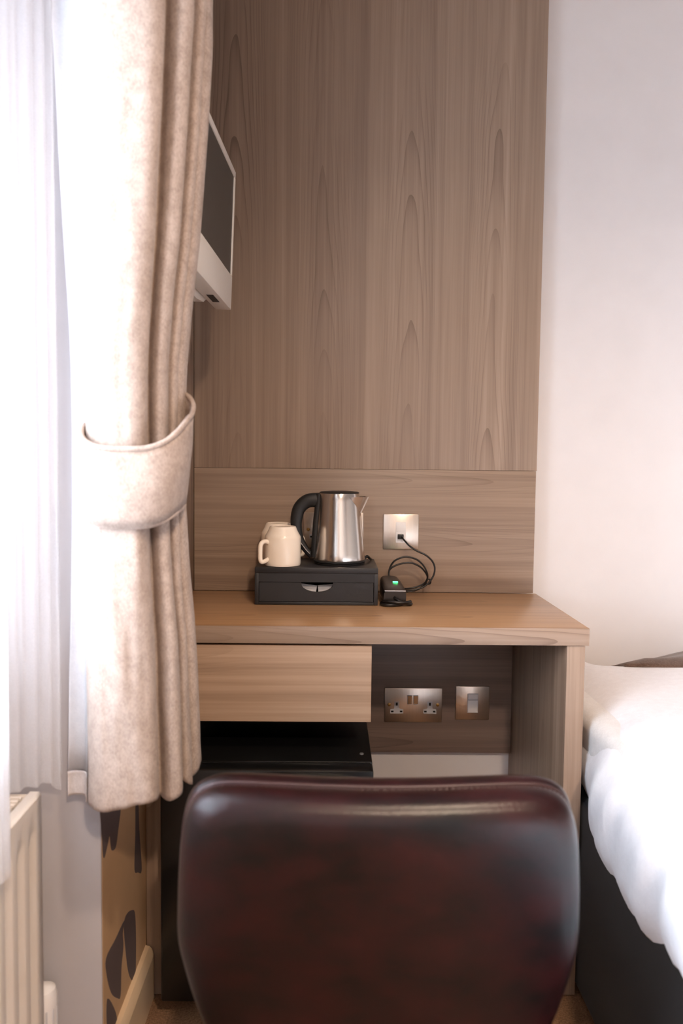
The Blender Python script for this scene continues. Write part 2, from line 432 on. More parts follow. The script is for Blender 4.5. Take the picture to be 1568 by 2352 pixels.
# skirting along the papered wall
bm = bmesh.new()
pr = [(-.36, 0), (-.343, 0), (-.343, .088), (-.347, .098), (-.352, .104), (-.36, .106)]
add_prism(bm, [(x, YR, z) for x, z in pr], (0, 1.531 - YR, 0)); struct(finish('baseboard_left', bm, M['skirting'], smooth=20))
bm = bmesh.new(); add_box(bm, .52, XR, YB - .016, YB, 0, .1, .003); struct(finish('baseboard_back', bm, M['skirting']))

# window
win = thing('window_1', 'white framed window behind the sheer curtains', 'window', (-.62, -.46, .76)); win['kind'] = 'structure'
bm = bmesh.new(); y0, y1, z0, z1 = -2.05, 1.12, .76, 1.92
for a in ((y0, y0 + .06, z0, z1), (y1 - .06, y1, z0, z1), (y0 + .06, y1 - .06, z0, z0 + .06), (y0 + .06, y1 - .06, z1 - .06, z1)):
    add_box(bm, -.66, -.60, a[0], a[1], a[2], a[3], .004)
finish('window_frame', bm, M['white_plastic'], win)
for yy in (-1.26, -.46, .33): box('mullion', -.655, -.605, yy - .03, yy + .03, z0 + .06, z1 - .06, M['white_plastic'], win, .004)
for a, c in ((y0 + .06, -1.29), (-1.23, -.49), (-.43, .30), (.36, y1 - .06)):
    box('pane', -.634, -.628, a, c, z0 + .06, z1 - .06, M['glass'], win)
box('window_sill', -.60, -.505, y0, y1, z0 - .03, z0, M['white_plastic'], win, .004)

# ceiling downlight by the desk, plus an added fill downlight behind the camera
def downlight(x, y, label, watts):
    cl = thing('ceiling_downlight', label, 'lamp', (x, y, HC))
    lathe('can', [(.075, 0), (.105, 0), (.105, -.045), (.098, -.05), (.09, -.045), (.085, -.012), (.075, -.010)], (x, y, HC), M['white_plastic'], cl, cap0=False, cap1=False)
    lathe('diffuser', [(.082, -.010), (.06, -.014), (.002, -.016)], (x, y, HC), M['lampglow'], cl)
    sl = bpy.data.lights.new('downlight_beam', 'SPOT'); sl.energy = watts; sl.color = (1.0, .76, .56)
    sl.spot_size = math.radians(150); sl.spot_blend = .45; sl.shadow_soft_size = .055
    so_ = bpy.data.objects.new('downlight_beam', sl); COL.objects.link(so_); so_.parent = cl; so_.location = (0, 0, -.11)
downlight(.46, 0.0, 'round warm ceiling downlight nearer the desk', LAMP[0])
downlight(.55, -1.30, 'added warm fill downlight, unseen behind the camera', LAMP[1])  # added lamp, out of view, lifts the surfaces that face the camera

# ------------------------------------------------------------------ wood panelling
p = box('wall_panel', -.334, .502, 1.945, YB - .001, 1.052, HC, M['wood_v'], None, .0008, (.08, 1.97, 1.052))
tag(p, 'tall walnut laminate panel with vertical grain above the desk splashback', 'panel')
p = box('splashback', -.334, .5005, 1.9445, YB - .001, .7505, 1.0515, M['wood_h'], None, .0008, (.08, 1.97, .75))
tag(p, 'walnut splashback board with horizontal grain behind the kettle', 'panel')
p = box('wall_panel', -.359, -.335, 1.545, YB - .001, .7505, HC, M['wood_side'], None, .0008, (-.347, 1.75, .75))
tag(p, 'dark walnut side panel behind the curtain that carries the television', 'panel')
p = box('wall_panel', -.3225, .4635, 1.985, YB - .001, .3315, .714, M['wood_low'], None, .0008, (.07, 1.997, .33))
tag(p, 'dark walnut back board under the desktop holding two sockets', 'panel')

# ------------------------------------------------------------------ desk
desk = thing('desk', 'built-in walnut laminate desk with one drawer on the left', 'desk', (.07, 1.74, 0))
box('desktop', -.358, .507, 1.531, 1.9435, .7155, .75, M['wood_top_warmlit'], desk, .0012)
box('edge_band', -.3575, .5068, 1.5298, 1.5311, .7158, .7496, M['edge_h'], desk, .0003)
box('edge_band', .4648, .5000, 1.5330, 1.5340, .003, .7148, M['edge_v'], desk, .0002)
box('side_panel', .4645, .5003, 1.534, 2.008, 0.002, .715, M['wood_side'], desk, .0008)
box('side_panel', -.3585, -.3235, 1.534, 2.008, 0.002, .715, M['wood_side'], desk, .0008)
box('rear_rail', -.3235, .4645, 1.9435, 1.984, .69, .7145, M['wood_low'], desk, .0005)
dr = bpy.data.objects.new('drawer', None); COL.objects.link(dr); dr.parent = desk
box('drawer_front', -.3215, .0822, 1.533, 1.551, .5598, .7108, M['wood_drawer'], dr, .0008)
bm = bmesh.new()
add_box(bm, -.315, -.303, 1.551, 1.92, .575, .70); add_box(bm, .06, .072, 1.551, 1.92, .575, .70)
add_box(bm, -.303, .06, 1.551, 1.92, .575, .583); add_box(bm, -.303, .06, 1.908, 1.92, .583, .70)
finish('drawer_box', bm, M['dark_void'], dr)
box('drawer_runner', .073, .0815, 1.555, 1.92, .60, .7145, M['wood_side'], desk, .0005)

# ------------------------------------------------------------------ minibar fridge
fr_ = thing('minibar_fridge', 'black minibar fridge standing under the desk drawer', 'fridge', (-.117, 1.7, 0))
box('cabinet', -.3175, .0855, 1.515, 1.945, .02, .4880, M['black_gloss'], fr_, .004)
box('door', -.3175, .0855, 1.470, 1.512, .03, .4872, M['black_gloss'], fr_, .005)
box('trim_strip', -.30, .070, 1.5050, 1.5085, .4870, .4884, M['black_gloss'], fr_, .0004)
lathe('hinge_cap', [(.0042, 0), (.0042, .0025), (.002, .0032)], (.066, 1.553, .4876), M['screw_grey'], fr_, 16)
tube('handle', [(-.086, 1.472, .468), (-.075, 1.458, .473), (-.02, 1.446, .4755), (.036, 1.458, .473), (.048, 1.472, .468)], .0045, M['chrome'], fr_, 12)
for x in (-.29, .058):
    for y in (1.55, 1.90): lathe('foot', [(.014, 0.001), (.014, .021)], (x, y, 0), M['black_matt'], fr_, 16)

# ------------------------------------------------------------------ sockets
def plate(parent, x0, x1, z0, z1, y, t=.005):
    box('faceplate', x0, x1, y - t, y, z0, z1, M['plate'], parent, .0022, seg=2)
def pins(parent, x, z, y):
    bm = bmesh.new(); add_prism(bm, [(x + a, y, z + b) for a, b in ((-.0165, -.015), (.0165, -.015), (.0165, -.004), (.0065, -.002), (.0065, .016), (-.0065, .016), (-.0065, -.002), (-.0165, -.004))], (0, .0012, 0))
    ins = finish('socket_insert', bm, M['grey_plastic'], parent)
    for a, b, w, h in ((0, .0095, .0022, .004), (-.0112, -.0095, .0032, .0020), (.0112, -.0095, .0032, .0020)):
        box('pin_hole', x + a - w, x + a + w, y - .0006, y, z + b - h, z + b + h, M['dark_void'], ins)
def screw(parent, x, z, y):
    s = lathe('screw', [(.0042, 0), (.0042, .0012), (.003, .0018)], (0, 0, 0), M['brass'], parent, 16)
    s.data.transform(Matrix.Translation(base_of(parent))); s.data.transform(Matrix.Rotation(math.radians(90), 4, 'X'))
    s.data.transform(Matrix.Translation(Vector((x, y, z)) - base_of(parent)))
def double_socket(label, x0, z0, y):
    t = thing('power_socket', label, 'socket', (x0 + .0733, y, z0))
    plate(t, x0, x0 + .1465, z0, z0 + .088, y)
    yy = y - .0056
    pins(t, x0 + .031, z0 + .0375, yy); pins(t, x0 + .115, z0 + .0375, yy)
    for xx, mm in ((x0 + .0635, M['chrome']), (x0 + .079, M['chrome'])):
        fr = box('switch_surround', xx - .0062, xx + .0062, y - .0058, y - .0045, z0 + .046, z0 + .070, M['grey_plastic'], t, .0004)
        bm = bmesh.new(); add_prism(bm, [(xx - .005, y - .005, z0 + .047), (xx - .005, y - .0066, z0 + .0475), (xx - .005, y - .0092, z0 + .0685), (xx - .005, y - .005, z0 + .069)], (.010, 0, 0))
        finish('rocker_switch', bm, mm, t)
    screw(t, x0 + .0118, z0 + .0455, y - .0052); screw(t, x0 + .1347, z0 + .0455, y - .0052)
    return t
double_socket('brushed steel double power socket under the desktop', .1402, .4118, 1.9849)
double_socket('brushed steel double power socket mostly hidden behind the kettle handle', -.067, .858, 1.9444)
t = thing('fused_switch', 'square brushed steel switch plate right of the low double socket', 'switch', (.3634, 1.9849, .419))
plate(t, .3204, .4065, .4190, .5053, 1.9849)
box('switch_module', .3502, .3774, 1.9780, 1.9805, .4375, .4870, M['grey_plastic'], t, .0006)
box('rocker_switch', .3515, .3761, 1.9762, 1.9785, .4725, .4855, M['white_plastic'], t, .0008)
box('fuse_carrier', .3515, .3761, 1.9768, 1.9785, .4388, .4700, M['white_plastic'], t, .0008)
t = thing('charging_socket', 'square brushed steel plate with a cable plugged into it above the desk', 'socket', (.1715, 1.9444, .8565))
plate(t, .128, .215, .8565, .9434, 1.9444)
box('white_module', .1588, .1831, 1.9375, 1.9400, .8735, .9240, M['white_plastic'], t, .0006)
box('module_button', .1605, .1814, 1.9368, 1.9380, .9000, .9225, M['white_plastic'], t, .0005)

# ------------------------------------------------------------------ tea things on the desk
ZT = .834
box_t = thing('tea_drawer_box', 'black wooden tea box with a drawer under the kettle', 'box', (-.031, 1.835, .75))
x0, x1, yf, yb = -.168, .106, 1.757, 1.928
bm = bmesh.new()
add_box(bm, x0, x1, yf, yb, .821, ZT, .0015); add_box(bm, x0, x0 + .009, yf, yb, .7505, .821, .0008); add_box(bm, x1 - .009, x1, yf, yb, .7505, .821, .0008)
add_box(bm, x0 + .009, x1 - .009, yb - .008, yb, .7505, .821); add_box(bm, x0 + .009, x1 - .009, yf, yb - .008, .7505, .757, .0005)
finish('carcass', bm, M['tray_black'], box_t)
box('top_rail', x0 + .009, x1 - .009, yf, yf + .01, .8015, .821, M['tray_black'], box_t)
# drawer front with a scooped finger cut-out
bm = bmesh.new(); cx_ = -.0295
top = .8005; xa, xb = x0 + .0100, x1 - .0100
pts = [(xa, .758), (xb, .758), (xb, top), (cx_ + .040, top)]
for i in range(13):
    a = math.pi * i / 12; pts.append((cx_ + .036 * math.cos(a), top - .0215 * math.sin(a) ** .8))
pts += [(cx_ - .040, top), (xa, top)]
cap = [(x, yf + .002, z) for x, z in pts]
add_prism(bm, cap, (0, .008, 0)); d2 = finish('drawer', bm, M['tray_black'], box_t, smooth=25)
bm = bmesh.new(); add_box(bm, xa, xb, yf + .01, yb - .012, .7575, .760); add_box(bm, xa, xa + .006, yf + .01, yb - .012, .760, .790); add_box(bm, xb - .006, xb, yf + .01, yb - .012, .760, .790)
add_box(bm, xa + .006, xb - .006, yb - .018, yb - .012, .760, .790); finish('drawer_tray', bm, M['dark_void'], d2)
def sachet(label, x, y, z, rot, mat):
    bm = bmesh.new(); rows = []
    for i in range(9):
        v = i / 8; row = []
        for j in range(9):
            u = j / 8; h = .0045 * (math.sin(math.pi * u) * math.sin(math.pi * v)) ** .6
            row.append((-.019 + .038 * u, -h, -.0125 + .025 * v))
        rows.append(row)
    add_grid(bm, rows); rows2 = [[(a, -b_ + .0004, c) for a, b_, c in r] for r in rows]; add_grid(bm, rows2)
    bmesh.ops.remove_doubles(bm, verts=bm.verts, dist=.0006)
    bmesh.ops.rotate(bm, verts=bm.verts, cent=(0, 0, 0), matrix=Matrix.Rotation(math.radians(rot[1]), 3, 'Y'))
    bmesh.ops.rotate(bm, verts=bm.verts, cent=(0, 0, 0), matrix=Matrix.Rotation(math.radians(rot[0]), 3, 'X'))
    bmesh.ops.translate(bm, verts=bm.verts, vec=(x, y, z))
    o = finish('sachet', bm, mat, None, (x, y, z - .012)); tag(o, label, 'sachet', 'paper sachets in the tea drawer')
sachet('white paper sachet on the left inside the tea drawer', -.0505, 1.783, .7805, (-22, 8), M['paper'])
sachet('white paper sachet on the right inside the tea drawer', -.0085, 1.783, .7805, (-22, -6), M['paper'])

# kettle
KX, KY = .0205, 1.843
k = thing('electric_kettle', 'brushed steel electric kettle with black handle on the tea box', 'kettle', (KX, KY, ZT))
lathe('power_base', [(.055, .0005), (.0585, .0012), (.0590, .0035), (.057, .0048)], (KX, KY, ZT), M['black_matt'], k, 64)
lathe('base_ring', [(.0585, .0050), (.0604, .0056), (.0606, .0082), (.0598, .0090)], (KX, KY, ZT), M['black_matt'], k, 64)
KB, KT, RB, RT = .0092, .1615, .0594, .0462
prof = [(RB - .0004, KB), (RB, KB + .002)] + [(RB - (RB - RT) * i / 10, KB + .002 + (KT - KB - .002) * i / 10, -.0018 * i / 10) for i in range(1, 11)] + [(RT - .0006, KT + .0014, -.0018)]
lathe('body', prof, (KX, KY, ZT), M['steel'], k, 96)
lathe('lid', [(RT - .0006, KT + .0015), (RT, KT + .0026), (RT - .003, KT + .0048), (.025, KT + .0064), (.004, KT + .0068)], (KX - .0018, KY, ZT), M['black_matt'], k, 64)
# spout: a pointed lip on the right
bm = bmesh.new(); rows = []
for i in range(11):
    v = i / 10; z = KT - .006 - .040 * v
    rad = RB - (RB - RT) * (z - KB) / (KT - KB)
    out = .0215 * (1 - v) + .0002
    w = .95 * (1 - v) ** .8 + .03
    row = []
    for q in range(17):
        u = -1 + 2 * q / 16; a = u * w - .10
        rr_ = rad + .0003 + out * (1 - abs(u))
        row.append((KX - .0016 + rr_ * math.cos(a), KY + rr_ * math.sin(a), ZT + z))
    rows.append(row)
add_grid(bm, rows); finish('spout', bm, M['steel'], k, smooth=30)
# handle: a broad black strap, plus the spine that joins it to the body
hp = [(-.0240, .9800), (-.0528, .9785), (-.0728, .9620), (-.0797, .9375), (-.0795, .9150), (-.0722, .8890), (-.0578, .8655), (-.0440, .8500)]
hr = [.0172, .0162, .0151, .0141, .0125, .0100, .0080, .0070]
pts = spline([(x, KY, z) for x, z in hp], 8)
rads = []
for i in range(len(pts)):
    q = min(i / 8, len(hr) - 1.001); a = int(q); rads.append(hr[a] + (hr[a + 1] - hr[a]) * (q - a))
bm = bmesh.new(); add_tube(bm, pts, rads, 18, flat=.72, up=(0, 1, 0)); hd = finish('handle', bm, M['black_matt'], k, smooth=60)
pts2 = spline([(-.0790, KY - .0118, .9060), (-.0735, KY - .0105, .8890), (-.0600, KY - .0085, .8690), (-.0490, KY - .0075, .8565)], 6)
bm = bmesh.new(); add_tube(bm, pts2, .0013, 8); o = finish('chrome_accent', bm, M['chrome'], hd, smooth=60); o['label'] = 'thin chrome accent line'
pts = [(-.0265, KY - .004, .9950), (-.0335, KY - .004, .925), (-.0380, KY - .004, .848)]
bm = bmesh.new(); add_tube(bm, spline(pts, 8), .0085, 14, flat=1.1, up=(0, 1, 0)); finish('spine', bm, M['black_matt'], k, smooth=60)
tube('cord', [(.076, KY + .012, ZT + .007), (.0855, KY + .02, ZT + .014), (.092, KY + .035, ZT + .008), (.096, KY + .05, ZT + .0035)], .0032, M['cable'], k, 10)

# mugs, upside down
def mug(label, cx, cy, ang, mat=M['ceramic']):
    t = thing('mug', label, 'mug', (cx, cy, ZT), 'upturned cream mugs on the tea box')
    prof = [(.0365, .0060), (.0375, .0010), (.0400, .0008), (.0406, .0035), (.0410, .0060), (.0410, .060), (.0404, .0655), (.0375, .0705), (.0330, .0790), (.0300, .0865), (.0285, .0885), (.0265, .0885), (.0255, .0872), (.006, .0870)]
    lathe('body', prof, (cx, cy, ZT), mat, t, 64, cap0=False)
    ca, sa = math.cos(ang), math.sin(ang)
    hp = [(.0385, .0530), (.0455, .0560), (.0550, .0545), (.0600, .0470), (.0605, .030), (.0600, .016), (.0560, .0105), (.0475, .0120), (.0385, .0165)]
    pts = spline([(cx + a * ca, cy + a * sa, ZT + z) for a, z in hp], 6)
    bm = bmesh.new(); add_tube(bm, pts, .0050, 12, flat=1.0); finish('handle', bm, mat, t, smooth=60)
    return t
mug('cream mug standing upside down at the front left of the tea box', -.1088, 1.8000, math.radians(218))
mug('cream mug upside down behind the front mug, only its foot showing', -.1250, 1.8970, math.radians(12))

# power adapter with its coiled lead, standing between tea box and wall plate
ad = thing('power_adapter', 'black power adapter with a green light and coiled cable on the desk', 'adapter', (.148, 1.80, .75))
bm = bmesh.new()
sec = [(1.762, .0250, .783, .1445), (1.775, .0262, .7885, .1450), (1.80, .0258, .7905, .1440), (1.84, .0245, .7960, .1420), (1.875, .0225, .8000, .1395), (1.893, .0190, .7985, .1385)]
rows = []
for y, hw, zt, cxx in sec:
    ring = []
    for q in range(20):
        a = 2 * math.pi * q / 20; ca, sa = math.cos(a), math.sin(a)
        ring.append((cxx + hw * math.copysign(abs(ca) ** .45, ca), y, .7505 + (zt - .7505) * (.5 + .5 * math.copysign(abs(sa) ** .45, sa))))
    rows.append(ring)
V = add_grid(bm, rows, True); bm.faces.new(V[0][::-1]); bm.faces.new(V[-1])
body = finish('housing', bm, M['adapter'], ad, smooth=35)
bm = bmesh.new(); add_box(bm, -.0058, .0058, -.004, .004, 0, .0012, .0005)
bmesh.ops.translate(bm, verts=bm.verts, vec=(.1500, 1.822, .7935)); o = finish('indicator_light', bm, M['led'], body); o['label'] = 'small glowing green light'
box('seam_line', .1215, .1685, 1.7590, 1.7625, .7822, .7838, M['grey_plastic'], body, .0004)
def jit(p, s): return (p[0] + random.uniform(-s, s), p[1] + random.uniform(-s, s), p[2] + random.uniform(0, s))
pl_ = [(.1725, 1.9315, .8880), (.180, 1.918, .8790), (.1895, 1.910, .8690), (.206, 1.904, .8580), (.2270, 1.900, .8485), (.2430, 1.898, .8350), (.2500, 1.897, .8190), (.2480, 1.896, .8010), (.2385, 1.894, .7850), (.2240, 1.892, .7725), (.2050, 1.890, .7660), (.1850, 1.888, .7640), (.1650, 1.880, .7640), (.1500, 1.880, .7720), (.1415, 1.888, .7900), (.1400, 1.893, .8060), (.1450, 1.894, .8230), (.1560, 1.893, .8360), (.1790, 1.893, .8440), (.2040, 1.894, .8385), (.2210, 1.895, .8250), (.2310, 1.896, .8080), (.2335, 1.900, .7930), (.2270, 1.905, .7790), (.2100, 1.907, .7700), (.1900, 1.905, .7660), (.1680, 1.897, .7680), (.1500, 1.899, .7800), (.1410, 1.902, .7980), (.1440, 1.903, .8130), (.1630, 1.904, .8240), (.1900, 1.905, .8285), (.2120, 1.906, .8210), (.2270, 1.908, .8080), (.2350, 1.912, .7920), (.2290, 1.914, .7740), (.2100, 1.915, .7610), (.1850, 1.912, .7560), (.1600, 1.905, .7565), (.1420, 1.890, .7620)]
tube('cable', pl_, .00215, M['cable'], ad, 8, n=6)
box('plug', .1632, .1776, 1.9300, 1.9372, .8830, .8942, M['cable'], ad, .001)
tube('cable_tie', [(.236 + .0062 * math.cos(a), 1.9025, .7830 + .0062 * math.sin(a)) for a in [2 * math.pi * i / 10 for i in range(10)]], .0016, M['cable'], ad, 8, closed=True, n=3)
# short bundled lead in front of the adapter
lead = [(.1440, 1.7615, .768), (.150, 1.752, .764), (.163, 1.748, .758), (.176, 1.752, .755), (.181, 1.762, .7545), (.172, 1.772, .7545), (.160, 1.758, .7545), (.145, 1.745, .7545), (.128, 1.742, .7545), (.116, 1.750, .7545), (.1145, 1.765, .7545), (.120, 1.755, .7600), (.135, 1.744, .7615), (.152, 1.742, .7600), (.170, 1.746, .7600), (.179, 1.757, .7600)]
tube('flex_lead', lead, .0036, M['cable'], ad, 10, n=6)

# ------------------------------------------------------------------ television
tv = thing('television', 'small white framed television on the side wall behind the curtain', 'television', (-.30, 1.55, 1.54))
yw = 70 / F_PX; tl = math.radians(1.9)
Rz = Matrix.Rotation(-yw, 4, 'Z') @ Matrix.Rotation(tl, 4, 'Y')
TVW, TVH, TVD = .50, .291, .034
# local: x = out of the screen (+x), y along the width (far end = 0), z up
P0 = Vector((-.2205, 1.75, 1.3945))
T = Matrix.Translation(P0) @ Rz
def tvpart(name, bm, mat, parent):
    bmesh.ops.transform(bm, matrix=T, verts=bm.verts); return finish(name, bm, mat, parent)
bm = bmesh.new()
bz, bt, bb = .0105, .0135, .071
def frame_boxes(bm):
    add_box(bm, -TVD, 0, -TVW, 0, 0, bb, .0015); add_box(bm, -TVD, 0, -TVW, 0, TVH - bt, TVH, .0015)
    add_box(bm, -TVD, 0, -bz, 0, bb, TVH - bt, .0008); add_box(bm, -TVD, 0, -TVW, -TVW + bz, bb, TVH - bt, .0008)
frame_boxes(bm); bezel = tvpart('bezel', bm, M['tv_frame'], tv)
bm = bmesh.new(); add_box(bm, -.012, -.0025, -TVW + bz, -bz, bb, TVH - bt); tvpart('screen', bm, M['tv_screen'], tv)
bm = bmesh.new(); rows = []
for xx, ins in ((-TVD, .012), (-TVD - .012, .02), (-TVD - .022, .045), (-TVD - .026, .07)):
    rows.append([(xx, -ins, ins * .6), (xx, -TVW + ins, ins * .6), (xx, -TVW + ins, TVH - ins), (xx, -ins, TVH - ins)])
V = add_grid(bm, rows, True); bm.faces.new(V[0]); bm.faces.new(V[-1]); tvpart('rear_housing', bm, M['tv_frame'], tv)
bm = bmesh.new(); add_box(bm, -.024, -.010, -.155, -.085, -.0006, .0005); o = tvpart('port_slot', bm, M['black_matt'], bezel)
bm = bmesh.new(); rows = []
for yy, hh in ((-.07, .004), (-.10, .016), (-.16, .022), (-.24, .022), (-.30, .014)):
    rows.append([(-TVD - .004, yy, .012), (-TVD - .032, yy, .012), (-TVD - .030, yy, .012 - hh), (-TVD - .006, yy, .012 - hh)])
V = add_grid(bm, rows, True); bm.faces.new(V[0]); bm.faces.new(V[-1]); tvpart('speaker_bulge', bm, M['tv_frame'], tv)
box('mount_plate', -.3348, -.322, 1.48, 1.60, 1.48, 1.60, M['black_matt'], tv, .002)
box('mount_arm', -.323, -.262, 1.515, 1.565, 1.515, 1.565, M['black_matt'], tv, .003)

# ------------------------------------------------------------------ drape, lining, tieback
cur = thing('curtain', 'heavy heathered beige curtain gathered at the window edge beside the desk', 'curtain', (-.28, 1.17, .58))
ctrl = [(-.392, 1.203), (-.380, 1.212), (-.366, 1.208), (-.356, 1.190), (-.355, 1.170), (-.351, 1.146), (-.340, 1.121), (-.320, 1.103), (-.298, 1.095), (-.274, 1.093), (-.254, 1.097), (-.2435, 1.109), (-.2440, 1.128), (-.2530, 1.150), (-.2480, 1.160), (-.2360, 1.146), (-.2240, 1.139), (-.2160, 1.148), (-.2180, 1.170), (-.2260, 1.186), (-.2190, 1.184), (-.2100, 1.180), (-.2060, 1.190), (-.2120, 1.212), (-.2180, 1.222), (-.2090, 1.224), (-.2040, 1.236), (-.2060, 1.262), (-.2120, 1.282)]
base_sec = spline([(x, y, 0) for x, y in ctrl], 6)
def sstep(a, b_, x):
    t = max(0, min(1, (x - a) / (b_ - a))); return t * t * (3 - 2 * t)
def drape_pt(p, i, z):
    up = sstep(1.08, 1.95, z)
    zs = ((.5, .995), (.58, .985), (.70, .955), (.80, .925), (.92, .865), (1.0, .835), (1.1, .82), (1.2, .835), (1.3, .90), (1.4, .99), (1.55, 1.10), (1.7, 1.18), (2.0, 1.235), (2.6, 1.26))
    for (za, ka), (zb_, kb) in zip(zs, zs[1:]):
        if z <= zb_ or zb_ == 2.6:
            k = ka + (kb - ka) * max(0, min(1, (z - za) / (zb_ - za))); break
    x = -.345 + (p.x + .345) * k - .012 * up
    y = p.y + up * .01
    pin = math.exp(-((z - 1.05) / .13) ** 2)
    y = 1.170 + (y - 1.170) * (1 - .10 * pin)
    # below the tie the front breaks in a soft diagonal crease
    w = .0045 * mnoise.noise(Vector((p.x * 22, p.y * 22, z * 5))) + .002 * mnoise.noise(Vector((p.x * 60, p.y * 60, z * 14)))
    if z < 1.0: w *= 1.7
    return Vector((x + w * .6, y - w, z))
bm = bmesh.new(); rows = []
NZ = 90
for r in range(NZ + 1):
    z = .58 + (2.49 - .58) * (r / NZ) ** 1.25
    row = []
    for i, p in enumerate(base_sec):
        zz = z
        if r < 6:
            s = i / len(base_sec); zz = z + (1 - r / 6) * (.009 * math.sin(s * 21) - .028 * sstep(.17, .10, s))
        row.append(drape_pt(p, i, zz))
    rows.append(row)
add_grid(bm, rows); finish('drape_fabric', bm, M['curtain'], cur, smooth=180, solid=.0035)
# white lining turned towards the room at the leading edge
bm = bmesh.new(); rows = []
lc = spline([(-.3925, 1.197, 0), (-.382, 1.2045, 0), (-.367, 1.201, 0), (-.3585, 1.178, 0)], 6)
for r in range(41):
    z = .593 + (2.485 - .593) * r / 40
    rows.append([drape_pt(p, 0, z) + Vector((-.0005 - .004 * sstep(.9, .6, z), -.004, 0)) for p in lc])
add_grid(bm, rows); o = finish('lining', bm, M['lining'], cur, smooth=180, solid=.001); o['label'] = 'white lining at the leading edge'
bm = bmesh.new(); rows = []
for r in range(9):
    z = .5535 + (.5925 - .5535) * r / 8
    rows.append([drape_pt(p, 0, z) + Vector((-.0045, -.0055 - (.001 if r == 8 else 0), 0)) for p in lc])
add_grid(bm, rows); o = finish('lining_hem', bm, M['hem'], cur, smooth=180, solid=.0015); o['label'] = 'paler turned-up hem below the lining'
# tieback
tb = thing('curtain_tieback', 'beige fabric tieback band with piped edge wrapped around the gathered curtain', 'tieback', (-.279, 1.172, 1.03))
TX, TY, TA, TB = -.2812, 1.172, .0735, .088
def tie_xy(th, grow=0.0):
    c, s = math.cos(th), math.sin(th); e = .72
    return TX + (TA + grow) * math.copysign(abs(c) ** e, c), TY + (TB + grow) * math.copysign(abs(s) ** e, s)
def tie_top(th):
    c, s = math.cos(th), math.sin(th)     # c=1 right, s=-1 front
    return 1.082 + .038 * (s + 1) + .012 * max(0, c) ** 3 + .022 * max(0, s)
def tie_bot(th):
    c, s = math.cos(th), math.sin(th)
    return .978 + .014 * (s + 1) + .008 * max(0, c) ** 2 + .004 * max(0, -c) ** 2
bm = bmesh.new(); rows = []
NT = 96
for r in range(9):
    v = r / 8; row = []
    for i in range(NT):
        th = 2 * math.pi * i / NT; bul = .006 * math.sin(math.pi * v) * (1 if math.sin(th) < 0 else .4) - .012 * (1 - v) * max(0, math.cos(th))
        x, y = tie_xy(th, bul); z = tie_bot(th) + (tie_top(th) - tie_bot(th)) * v
        w = .0022 * mnoise.noise(Vector((x * 25, y * 25, z * 25)))
        row.append((x + w, y - w, z))
    rows.append(row)
add_grid(bm, rows, True); finish('band', bm, M['curtain'], tb, smooth=180, solid=.004)
pts = [Vector((*tie_xy(2 * math.pi * i / NT, .0012), tie_top(2 * math.pi * i / NT) + .0015)) for i in range(NT)]
bm = bmesh.new(); add_tube(bm, pts, .0040, 10, True); finish('piping', bm, M['curtain'], tb, smooth=180)
pts = [Vector((*tie_xy(2 * math.pi * i / NT, -.006 * 1 - .006 * max(0, math.cos(2 * math.pi * i / NT))), tie_bot(2 * math.pi * i / NT) - .001)) for i in range(NT)]
bm = bmesh.new(); add_tube(bm, pts, .0032, 10, True); finish('piping', bm, M['curtain'], tb, smooth=180)

# sheers
def sheer(label, path, zb, zt, waves, amp, grp):
    pts = spline([(x, y, 0) for x, y in path], 30)
    bm = bmesh.new(); rows = []
    n = len(pts) - 1
    for r in range(31):
        v = r / 30; row = []
        for i, p in enumerate(pts):
            s = i / n; d = amp * math.sin(s * waves * 2 * math.pi + .6 * v) * (1 - .35 * v)
            t = (pts[min(i + 1, n)] - pts[max(i - 1, 0)]).normalized(); nn = Vector((t.y, -t.x, 0))
            b0 = zb(s)
            q = p + nn * d; q.z = b0 + (zt - b0) * v; row.append(q)
        rows.append(row)
    add_grid(bm, rows); o = finish('sheer_curtain', bm, M['voile'], None, (path[0][0], path[0][1], zb(0)), smooth=180)
    tag(o, label, 'curtain', grp)
sheer('white sheer curtain hanging down to the back of the radiator top', [(-.4110, 1.208), (-.430, 1.182), (-.4700, 1.140), (-.4780, 1.05), (-.4780, .80), (-.4780, .50)], lambda s: .578 + .016 * math.sin(min(1, s * 7) * math.pi) * -1 + .006 * sstep(.04, 0, s), 2.49, 11, .006, 'white sheer curtains')
sheer('white sheer curtain hanging in front of the radiator at the far left', [(-.4120, 1.005), (-.410, .97), (-.4080, .90), (-.4080, .72), (-.4090, .5)], lambda s: .535 + .004 * math.sin(s * 30), 2.49, 7, .006, 'white sheer curtains')

# ------------------------------------------------------------------ radiator
rd = thing('radiator', 'cream white fluted panel radiator with top grille under the window', 'radiator', (-.47, .66, .12))
ry0, ry1, rx, rz0, rz1 = .15, 1.168, -.4300, .12, .5720
bm = bmesh.new(); prof = []
y = ry0; prof.append((rx, y))
pitch = .0435; nfl = int((ry1 - ry0 - .01) / pitch)
ys = ry1 - .012 - nfl * pitch
for i in range(nfl):
    a = ys + i * pitch
    prof += [(rx, a + .002), (rx - .001, a + .006), (rx - .0095, a + .013), (rx - .0095, a + .0235), (rx - .001, a + .0305), (rx, a + .0345)]
prof.append((rx, ry1))
rows = []
for z, fl in ((rz0, 0), (rz0 + .03, 0), (rz0 + .05, 1), (rz1 - .062, 1), (rz1 - .044, 0), (rz1 - .012, 0), (rz1 - .004, 0), (rz1, 0)):
    rows.append([((rx + (x - rx) * fl) - (.003 if z >= rz1 - .0005 else .0), y, z) for x, y in prof])
add_grid(bm, rows); finish('front_panel', bm, M['radiator'], rd, smooth=35, solid=.0015)
box('top_lip', rx - .016, rx - .002, ry0, ry1, rz1 - .0035, rz1 + .0008, M['radiator'], rd, .001)
